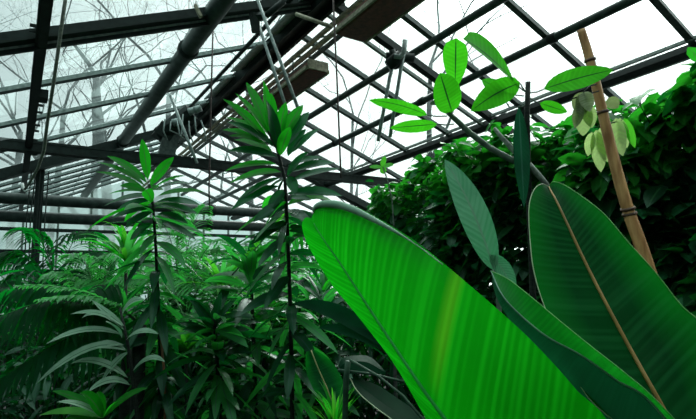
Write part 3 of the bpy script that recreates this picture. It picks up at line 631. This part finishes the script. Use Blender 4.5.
# high shoots at the right edge
t = thing('climbing_shrub', 'tall shoots rising over the hedge in the upper right corner', 'shrub', (3.3, 1.0, 0), 'dense climbing hedge')
lf = MB(); wd_ = MB(); random.seed(12)
for (x, y, d_) in ((640, 100, 3.2), (612, 104, 3.3), (664, 96, 3.1), (690, 88, 3.0), (676, 108, 3.0), (650, 118, 3.1), (694, 100, 2.9), (590, 120, 3.3), (568, 126, 3.5)):
    c = P(x, y, d_); a = P(x+R(-10,10), y+60, d_+.1); wd_.tube([a, c], .006, 5)
    for k in range(16):
        az = R(0, 6.28); el = R(-.5, .5); L = R(.09, .15); s = R(0, .45)
        dr = Vector((math.cos(az)*math.cos(el), math.sin(az)*math.cos(el), math.sin(el))); q = c.lerp(a, s)
        lf.blade(q, q+dr*L*.5+Vector((0,0,.025)), q+dr*L-Vector((0,0,.02)), L*.36, .25, 4, 'oval', roll=R(-.5,.5))
lf.build('foliage', M['hedgetop'], t); wd_.build('stems', M['stem'], t)
# small sprig in front of the eaves beam
t = thing('climbing_sprig', 'little sprig of four bright leaves in front of the eaves beam', 'plant', P(386, 200, 4.4))
b = MB(); b.tube([(P(394,230,4.4).x, P(394,230,4.4).y, 0), P(394,230,4.4), P(392,200,4.4), P(388,182,4.4), P(383,167,4.4)], .006, 5); b.build('stem', M['gstem'], t)
for (x, y, w_) in ((369,167,.055),(394,164,.06),(385,156,.05),(384,174,.06)):
    L2('leaf', M['lime'], 382, 167, x, y, w_, d=4.4, par=t, kind='oval', n=6, face=(0,0,1))

# ================================================================== STRAP-LEAVED PLANTS (dracaenas)
def path_at(path, t):
    n = len(path)-1; s = max(0, min(.9999, t))*n; j = int(s); return path[j].lerp(path[j+1], s-j)
def dracaena(label, path, hand, d, n_rand, L, w, group, t_range=(.12, .95), seed=1, rstem=.016, mats=('young', 'mature', 'mid'), el_top=.5, el_low=-1.0, small=False):
    random.seed(seed)
    base = path[-1]
    t = thing('dracaena', label, 'plant', (base.x, base.y, 0), group)
    path = path[:-1]+[Vector((base.x, base.y, 0.0))]
    b = MB(); b.tube(path, [rstem*(.7+.5*i/(len(path)-1)) for i in range(len(path))], 8); b.build('stem', M['stem'], t)
    for (bx, by, tx, ty, k) in hand:
        p0 = P(bx, by, d); dd = R(-.14, .14); p2 = P(tx, ty, d+dd); ln = (p2-p0).length
        pm = (p0+p2)/2+Vector((0,0,ln*.10))
        m = MB(); m.blade(p0, pm, p2, w*R(1.0,1.3), .3, 8, 'lance', up=((Vector((0,0,CAMZ))-pm).normalized()*.7+Vector((R(-.3,.3),R(-.3,.3),.8))).normalized())
        m.build('leaf', M[mats[k]], t)
    az = R(0, 6)
    for i in range(n_rand):
        f = i/max(1, n_rand-1); tt = t_range[0]+(t_range[1]-t_range[0])*f
        p0 = path_at(path, tt); az += 2.39996+R(-.2,.2); el = el_top+(el_low-el_top)*min(1, f*1.4)+R(-.5,.5)
        l_ = L*R(.75, 1.2); dr = Vector((math.cos(az)*math.cos(el), math.sin(az)*math.cos(el), math.sin(el)))
        p1 = p0+dr*l_*.5+Vector((0,0,l_*.10)); p2 = p0+dr*l_-Vector((0,0,l_*R(.05,.30)))
        m = MB(); m.blade(p0, p1, p2, w*R(.85,1.15), .18, 7, 'lance', roll=R(-.8,.8)); m.build('leaf', M[mats[0] if f < .06 and not small else (mats[1] if R(0,1) < .55 else mats[2])], t)
    return t
D1 = 3.0
hand1 = [(268,140,223,99,0),(270,137,235,93,0),(268,132,246,82,0),(270,134,263,80,0),(273,137,271,93,0),(279,150,266,100,1),(277,146,286,102,0),(282,140,303,105,0),(287,146,309,112,1),(293,152,320,129,1),(288,156,306,129,1),(280,156,290,127,0),
 (270,140,225,117,0),(276,148,227,122,1),(268,142,222,130,0),(268,146,229,136,0),(272,152,234,140,0),(277,157,228,151,1),(276,164,225,171,0),(281,172,230,183,0),(280,178,236,203,1),(279,186,231,210,1),(283,180,266,193,1),
 (288,166,324,158,1),(290,172,335,163,1),(290,182,340,169,1),(287,176,309,152,1),(289,176,295,195,1),(285,178,277,197,1),(288,194,342,196,1),(290,198,311,200,1),(286,190,268,211,1),(287,190,280,213,1),
 (287,205,253,222,1),(288,210,262,236,1),(289,214,318,222,1),(288,222,250,245,1),(289,228,312,236,1)]
path1 = [P(268,131,D1), P(277,148,D1), P(285,180,D1), P(287,220,D1), P(289,270,D1), P(291,330,D1), P(292,400,D1), P(293,500,D1)]
dracaena('tall strap leaved plant in the centre, its bright crown highest below the slanting rods', path1, hand1, D1, 62, .32, .064, 'tall strap leaved plants', (.36, .87), 3, .012, el_top=.0, el_low=-.45)
D2 = 3.3
hand2 = [(145,186,96,162,0),(144,189,95,172,0),(147,183,107,156,0),(148,180,142,139,0),(150,186,174,157,0),(154,188,185,176,0),(158,196,204,192,0),(143,192,109,194,0),(150,190,163,189,0),(147,192,120,186,0),
 (152,200,117,210,1),(156,202,200,205,1),(155,206,198,214,1),(151,208,112,218,1),(153,212,125,228,1),(157,214,188,224,1),(153,196,104,206,1),(156,222,196,240,1),(152,224,130,240,1),(155,190,190,184,1)]
path2 = [P(149,184,D2), P(153,205,D2), P(156,250,D2), P(158,300,D2), P(160,350,D2), P(160,400,D2), P(161,500,D2)]
dracaena('left strap leaved plant with bright crown in front of the tie beam', path2, hand2, D2, 74, .32, .064, 'tall strap leaved plants', (.14, .85), 5, .012, el_top=-.1, el_low=-.5)
D3 = 3.1
path3 = [P(214,318,D3), P(216,345,D3), P(218,380,D3), P(220,430,D3), P(222,520,D3)]
dracaena('short dark strap leaved plant between the two tall ones', path3, [(214,330,190,300,1),(214,330,236,300,1),(214,330,222,292,1),(214,334,182,330,1),(216,336,250,330,1)], D3, 85, .32, .066, 'tall strap leaved plants', (.0, .84), 8, .014, ('mature','mature','mid'), .5, -.4, True)
path4 = [P(250,260,3.4), P(252,300,3.4), P(254,350,3.4), P(256,420,3.4), P(258,520,3.4)]
dracaena('dark leafy plant close behind and left of the central tall one', path4, [], 3.4, 90, .33, .062, 'tall strap leaved plants', (.0, .84), 9, .014, ('mature','mature','mid'), .7, -.3, True)
path5 = [P(122,305,3.7), P(124,340,3.7), P(126,380,3.7), P(128,430,3.7), P(130,520,3.7)]
dracaena('shorter strap leaved plant left of the left tall one', path5, [], 3.7, 75, .33, .06, 'tall strap leaved plants', (.0, .84), 10, .014, ('mid','mature','mid'), .7, -.3, True)
path6 = [P(320,300,3.6), P(322,340,3.6), P(324,380,3.6), P(326,430,3.6), P(328,520,3.6)]
dracaena('leafy strap leaved plant tucked under the edge of the huge bright leaf', path6, [], 3.6, 85, .33, .06, 'tall strap leaved plants', (.0, .84), 12, .014, ('mid','mature','mid'), .7, -.3, True)
# thick red-brown cane
b = MB(); q = P(163, 345, 3.15); b.tube([P(161,340,3.2), P(165,380,3.2), (P(166,500,3.15).x, P(166,500,3.15).y, 0)], .007, 8); tag(b.build('plant_cane', M['stemr']), 'thin red brown cane beside the stem of the left tall plant', 'cane')

# ================================================================== ARCHING LEAF TUFTS
def tuft(name, label, c, n, L, w, mats, seed, el=(.3, 1.4), droop=.6, kind='strap', group='arching leaf tufts', azr=(0, 6.28)):
    random.seed(seed); base = Vector(c)
    t = thing(name, label, 'plant', (c[0], c[1], 0), group)
    b = MB(); b.tube([(c[0], c[1], 0), (c[0]+.02, c[1], c[2]*.5), c], [.02, .016, .012], 7); b.build('stem', M['stem'], t)
    for i in range(n):
        az = azr[0]+(azr[1]-azr[0])*((i*.618) % 1); e_ = R(*el); l_ = L*R(.7, 1.15)
        dr = Vector((math.cos(az)*math.cos(e_), math.sin(az)*math.cos(e_), math.sin(e_)))
        m = MB(); m.blade(base, base+dr*l_*.6, base+dr*l_*.8+Vector((math.cos(az), math.sin(az), 0))*l_*.25-Vector((0,0,l_*droop*(1.3-e_*.5))), w*R(.8,1.2), .3, 9, kind)
        m.build('leaf', M[random.choice(mats)], t)
    return t
tuft('spider_plant', 'bright arching leaf tuft left of the left tall stem', P(126, 262, 3.9), 34, .50, .045, ('lime','palm','young'), 21, (.5,1.45), .35)
tuft('spider_plant', 'lime green arching leaf tuft between the two tall stems', P(222, 292, 4.0), 40, .52, .045, ('lime','palm','palm'), 22, (.4,1.4), .35)
tuft('spider_plant', 'yellow green leaf tuft low behind the left tall stem', P(186, 352, 3.9), 40, .50, .05, ('lime','palm','mid'), 23, (.3,1.4), .3)
tuft('spider_plant', 'bright leaf tuft behind the tall central stem', P(262, 322, 4.3), 40, .52, .05, ('lime','young','mid'), 24, (.2,1.3), .4)
tuft('spider_plant', 'green leaf tuft behind the huge leaf, left of its lower edge', P(322, 300, 4.6), 40, .52, .055, ('mid','pale','young'), 25, (.2,1.3), .4)
tuft('grass_clump', 'bright green grassy clump at the bottom edge left of the huge leaf', P(335, 436, 2.1), 40, .24, .013, ('young','lime'), 26, (1.0,1.5), .02, 'strap')
tuft('cordyline', 'bright green broad leaved tuft in the bottom left corner', P(103, 420, 2.6), 0, .3, .05, ('young',), 27)
cord = [o for o in bpy.data.objects if o.name.startswith('cordyline')][0]
for (tx, ty, w_, k) in ((52,391,.05,'young'),(40,415,.05,'lime'),(57,402,.035,'pale'),(80,393,.075,'young'),(97,392,.05,'young'),(60,424,.06,'young'),(125,400,.05,'young'),(148,388,.05,'young'),(75,430,.05,'young')):
    L2('leaf', M[k], 103, 418, tx, ty, w_, dd=R(-.15,.05), arch=.05, kind='lance', d=2.6, par=cord, fold=.25, face=(0,0,1), n=8)

# pale drooping leaves at the left
t = thing('sage_plant', 'plant with long pale grey green leaves drooping to the left', 'plant', (P(135,380,2.9).x, P(135,380,2.9).y, 0))
b = MB(); q = P(138, 420, 2.9); b.tube([P(120,308,2.95), P(128,345,2.9), P(133,380,2.9), q, (q.x, q.y, 0)], [.007,.009,.011,.013,.015], 7); b.build('stem', M['stem'], t)
for (bx, by, mx_, my, tx, ty, w_) in ((124,345,85,338,36,384,.062),(128,378,98,352,70,364,.05),(126,350,104,340,88,350,.065),(122,335,88,320,46,344,.045),(124,330,104,306,71,314,.04),(120,325,96,306,82,318,.035),(122,338,116,326,106,322,.08),
                               (130,385,110,372,88,392,.05),(122,315,130,296,145,300,.05),(126,340,140,326,158,334,.05),(132,372,150,350,165,362,.045),(128,352,112,362,100,385,.045),(124,326,110,316,92,300,.04)):
    m = MB(); m.blade(P(bx,by,2.9), P(mx_,my,2.85), P(tx,ty,2.8+R(-.1,.1)), w_, .25, 10, 'lance', up=((Vector((0,0,CAMZ))-P(tx,ty,2.8)).normalized()+Vector((0,0,1.1))).normalized()); m.build('leaf', M['pale'], t)

# ================================================================== PALMS
def frond(b, rb, p0, p1, p2, Lf, w, n, hang=.5, r=.008, taper=True):
    pts = []
    for i in range(13):
        t = i/12; pts.append(p0*(1-t)**2+p1*2*t*(1-t)+p2*t*t)
    rb.tube(pts, [r*(1-.8*i/12) for i in range(13)], 5)
    for i in range(n):
        t = .12+.88*i/n; p = p0*(1-t)**2+p1*2*t*(1-t)+p2*t*t; d = ((p1-p0)*(1-t)+(p2-p1)*t).normalized()
        s = d.cross(Vector((0,0,1)));  s = s.normalized() if s.length > .05 else Vector((1,0,0))
        l_ = Lf*(.35+.65*math.sin(math.pi*min(1, .15+t*.85))) if taper else Lf
        for sg in (-1, 1):
            dr = (s*sg+d*.65+Vector((0,0,R(-.05,.25)))).normalized(); e_ = p+dr*l_*.85-Vector((0,0,l_*hang*R(.8,1.2)))
            b.blade(p, p+dr*l_*.5, e_, w, .25, 4, 'lance', roll=R(-.2,.2))
def palm(name, label, base, fr, Lf, w, n, m, hang, seed, group='feathery palms'):
    random.seed(seed); t = thing(name, label, 'palm', (base.x, base.y, 0), group)
    b = MB(); b.tube([(base.x, base.y, 0), base], [.05, .04], 9); b.build('trunk', M['stem'], t)
    for k, (p1, p2) in enumerate(fr):
        lb = MB(); rb = MB(); frond(lb, rb, base, p1, p2, Lf, w, n, hang)
        o = lb.build('frond', M[m], t); rb.build('frond_stalk', M['gstem'] if m != 'palmdark' else M['stem'], o)
    return t
# big drooping frond palm, low left
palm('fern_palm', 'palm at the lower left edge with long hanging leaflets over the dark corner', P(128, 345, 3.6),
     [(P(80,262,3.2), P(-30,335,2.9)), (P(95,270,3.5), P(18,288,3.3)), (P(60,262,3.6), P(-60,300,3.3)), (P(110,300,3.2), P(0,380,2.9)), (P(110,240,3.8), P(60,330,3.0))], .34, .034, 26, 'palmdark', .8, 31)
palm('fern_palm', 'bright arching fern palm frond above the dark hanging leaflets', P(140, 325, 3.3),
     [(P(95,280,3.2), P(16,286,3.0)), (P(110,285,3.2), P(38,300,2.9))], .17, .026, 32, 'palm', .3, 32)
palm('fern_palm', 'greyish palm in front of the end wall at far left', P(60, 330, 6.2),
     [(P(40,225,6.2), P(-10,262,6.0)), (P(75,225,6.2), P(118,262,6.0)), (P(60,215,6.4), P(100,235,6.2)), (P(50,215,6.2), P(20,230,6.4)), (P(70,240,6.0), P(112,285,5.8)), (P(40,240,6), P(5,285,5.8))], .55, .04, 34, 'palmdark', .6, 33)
palm('areca_palm', 'light feathery palm rising behind the left tall stem', P(185, 330, 5.0),
     [(P(180,230,5.0), P(205,206,5.0)), (P(175,225,5.0), P(160,225,4.8)), (P(195,235,5.0), P(226,240,4.8)), (P(190,215,5.2), P(180,215,5.2)), (P(170,250,4.9), P(130,262,4.7)), (P(200,255,4.9), P(240,268,4.7)), (P(185,250,4.8), P(196,290,4.4))], .42, .022, 44, 'palm', .35, 34)
palm('areca_palm', 'light feathery palm behind the tall central stem', P(240, 340, 5.2),
     [(P(235,245,5.2), P(210,250,5.0)), (P(245,240,5.2), P(262,248,5.0)), (P(240,235,5.3), P(240,246,5.3)), (P(250,262,5.1), P(290,275,4.9)), (P(230,265,5.0), P(200,280,4.7)), (P(240,262,5.0), P(246,300,4.6))], .42, .024, 40, 'palm', .35, 35)
palm('areca_palm', 'feathery palm at the left behind the bright arching tuft', P(95, 330, 5.0),
     [(P(95,250,5.0), P(70,255,4.8)), (P(105,245,5.0), P(130,255,4.8)), (P(100,260,5.0), P(110,290,4.6)), (P(85,262,5.0), P(45,275,4.8)), (P(115,262,5.0), P(150,280,4.6))], .40, .024, 40, 'palm', .4, 36)
palm('areca_palm', 'feathery palm half hidden by the tip of the huge leaf', P(320, 350, 5.6),
     [(P(320,270,5.6), P(300,262,5.4)), (P(330,265,5.6), P(355,275,5.4)), (P(310,275,5.5), P(285,285,5.3)), (P(325,290,5.4), P(345,310,5.0))], .42, .028, 36, 'palm', .4, 37)
t = thing('fern', 'narrow fern frond with bright leaflets slanting beside the central stem', 'fern', P(238, 300, 3.5))
lb = MB(); rb = MB(); frond(lb, rb, P(232, 275, 3.4), P(262, 242, 3.3), P(284, 216, 3.3), .10, .022, 22, .2, .006, False); lb.build('frond', M['lime'], t); rb.build('stalk', M['gstem'], t)

# ================================================================== UNDERGROWTH
def shrub(label, c, rx, ry, rz, n, L, w, ms, seed, kind='lance', droop=.1):
    random.seed(seed); t = thing('leafy_shrub', label, 'shrub', (c.x, c.y, 0), 'undergrowth shrubs')
    mbs = {k: MB() for k in ms}; wood = MB()
    for i in range(n):
        az = R(0, 6.28); cz = R(-1, 1); rr = R(.3, 1)**.5; s = math.sqrt(1-cz*cz)
        p = c+Vector((math.cos(az)*s*rx*rr, math.sin(az)*s*ry*rr, cz*rz*rr)); p.z = max(.05, p.z)
        rleaf(mbs[ms[int(R(0, len(ms)-.001))]], p, L*R(.7,1.2), w*R(.8,1.2), droop, kind, 4)
    for i in range(10): wood.tube([(c.x+R(-.1,.1), c.y+R(-.1,.1), 0), c+Vector((R(-.6,.6)*rx, R(-.6,.6)*ry, R(-.2,.6)*rz))], [.012,.006], 5)
    for k, m in mbs.items(): m.build('foliage', M[k], t)
    wood.build('stems', M['stem'], t); return t
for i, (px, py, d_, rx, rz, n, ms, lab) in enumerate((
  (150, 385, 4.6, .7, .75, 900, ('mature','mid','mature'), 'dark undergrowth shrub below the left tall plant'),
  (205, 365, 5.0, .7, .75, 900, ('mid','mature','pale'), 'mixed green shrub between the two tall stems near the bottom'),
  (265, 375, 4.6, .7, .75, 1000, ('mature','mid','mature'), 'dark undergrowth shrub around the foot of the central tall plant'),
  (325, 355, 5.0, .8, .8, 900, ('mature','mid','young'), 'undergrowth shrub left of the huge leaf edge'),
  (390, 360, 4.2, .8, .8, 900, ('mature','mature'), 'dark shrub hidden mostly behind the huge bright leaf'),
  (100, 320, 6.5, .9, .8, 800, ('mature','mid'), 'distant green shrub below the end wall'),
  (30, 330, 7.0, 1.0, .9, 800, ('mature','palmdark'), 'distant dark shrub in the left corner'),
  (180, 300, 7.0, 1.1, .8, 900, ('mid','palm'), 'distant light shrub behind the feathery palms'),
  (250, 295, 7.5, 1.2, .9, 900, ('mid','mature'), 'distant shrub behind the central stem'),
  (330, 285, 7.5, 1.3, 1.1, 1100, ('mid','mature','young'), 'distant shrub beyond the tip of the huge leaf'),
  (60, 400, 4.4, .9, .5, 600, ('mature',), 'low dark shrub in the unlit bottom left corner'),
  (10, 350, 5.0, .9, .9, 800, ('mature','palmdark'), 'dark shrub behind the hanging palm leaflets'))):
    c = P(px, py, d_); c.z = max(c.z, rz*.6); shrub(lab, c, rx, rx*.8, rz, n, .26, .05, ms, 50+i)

# ================================================================== BROAD LEAVES AT THE BOTTOM CENTRE
t = thing('broad_leaf_plant', 'dark broad leaves with pale rims at the bottom left of the huge leaf', 'plant', (P(390,430,1.9).x, P(390,430,1.9).y, 0))
def bl(l, c, r, m, rim=True, nm='leaf'):
    Lx, Cx, Rx, a_, b_ = big_leaf(t, nm, l, c, r, m, 18, 4)
    o = [q for q in t.children][-1]
    if rim: q = MB(); q.tube(Lx, .0018, 5); q.build('leaf_rim', M['rim'], o)
    return o
bl([(350,378,1.95),(358,392,1.9),(376,408,1.85),(410,432,1.8)], [(350,378,1.95),(368,392,1.93),(390,408,1.9),(425,430,1.85)], [(350,378,1.95),(375,384,1.98),(403,402,1.96),(440,428,1.9)], M['deep'])
bl([(338,372,2.0),(348,374,1.95),(368,373,1.95),(386,374,1.95)], [(338,372,2.0),(345,363,1.98),(366,362,1.98),(386,373,1.95)], [(338,372,2.0),(343,358,2.05),(368,356,2.05),(386,372,1.95)], M['deep'], False)
q = P(347, 500, 2.0)
b = MB(); b.tube([P(348,361,1.93), P(346,380,1.93), P(345,420,1.95), (q.x, q.y, 0)], .011, 7); b.build('petiole', M['stemg'], t)
b = MB(); b.tube([P(350,360,1.9), P(378,376,1.85), P(403,396,1.8), P(425,422,1.75), P(440,520,1.75)], .005, 6); b.build('petiole', M['stemg'], t)
b = MB(); b.tube([P(338,370,1.96), P(372,374,1.9), P(405,382,1.85)], .005, 6); b.build('petiole', M['stemg'], t)
t = thing('broad_leaf_plant', 'broad deep green leaf with pale midrib behind the grassy clump', 'plant', (P(322,430,2.5).x, P(322,430,2.5).y, 0))
o = bl([(306,352,2.5),(306,370,2.5),(314,390,2.45),(330,412,2.4)], [(311,350,2.52),(318,368,2.5),(327,388,2.45),(336,412,2.4)], [(316,350,2.5),(332,362,2.5),(343,382,2.45),(344,412,2.4)], M['big2'], False)
b = MB(); b.tube([P(311,350,2.5), P(318,368,2.48), P(327,388,2.43), P(336,412,2.38)], .003, 6); b.build('midrib', M['node'], o)
t = thing('long_leaf_plant', 'long dark leaf slanting from the central stem to under the huge leaf', 'plant', (P(380,420,2.6).x, P(380,420,2.6).y, 0))
for (p0, p1, p2, w_) in ((P(392,352,2.5), P(345,305,2.5), P(294,303,2.6), .085), (P(392,352,2.5), P(352,325,2.5), P(318,328,2.5), .06), (P(395,350,2.5), P(400,330,2.5), P(372,322,2.5), .04)):
    m = MB(); m.blade(p0, p1, p2, w_, .35, 12, 'lance', up=(Vector((0,0,CAMZ))-p1).normalized()+Vector((0,0,.3))); m.build('leaf', M['deep'], t)
q = P(398, 450, 2.5); b = MB(); b.tube([P(394,350,2.5), q, (q.x, q.y, 0)], [.008,.012,.014], 7); b.build('stem', M['stem'], t)
for o in bpy.data.objects:
    if '_loc' in o: del o['_loc']
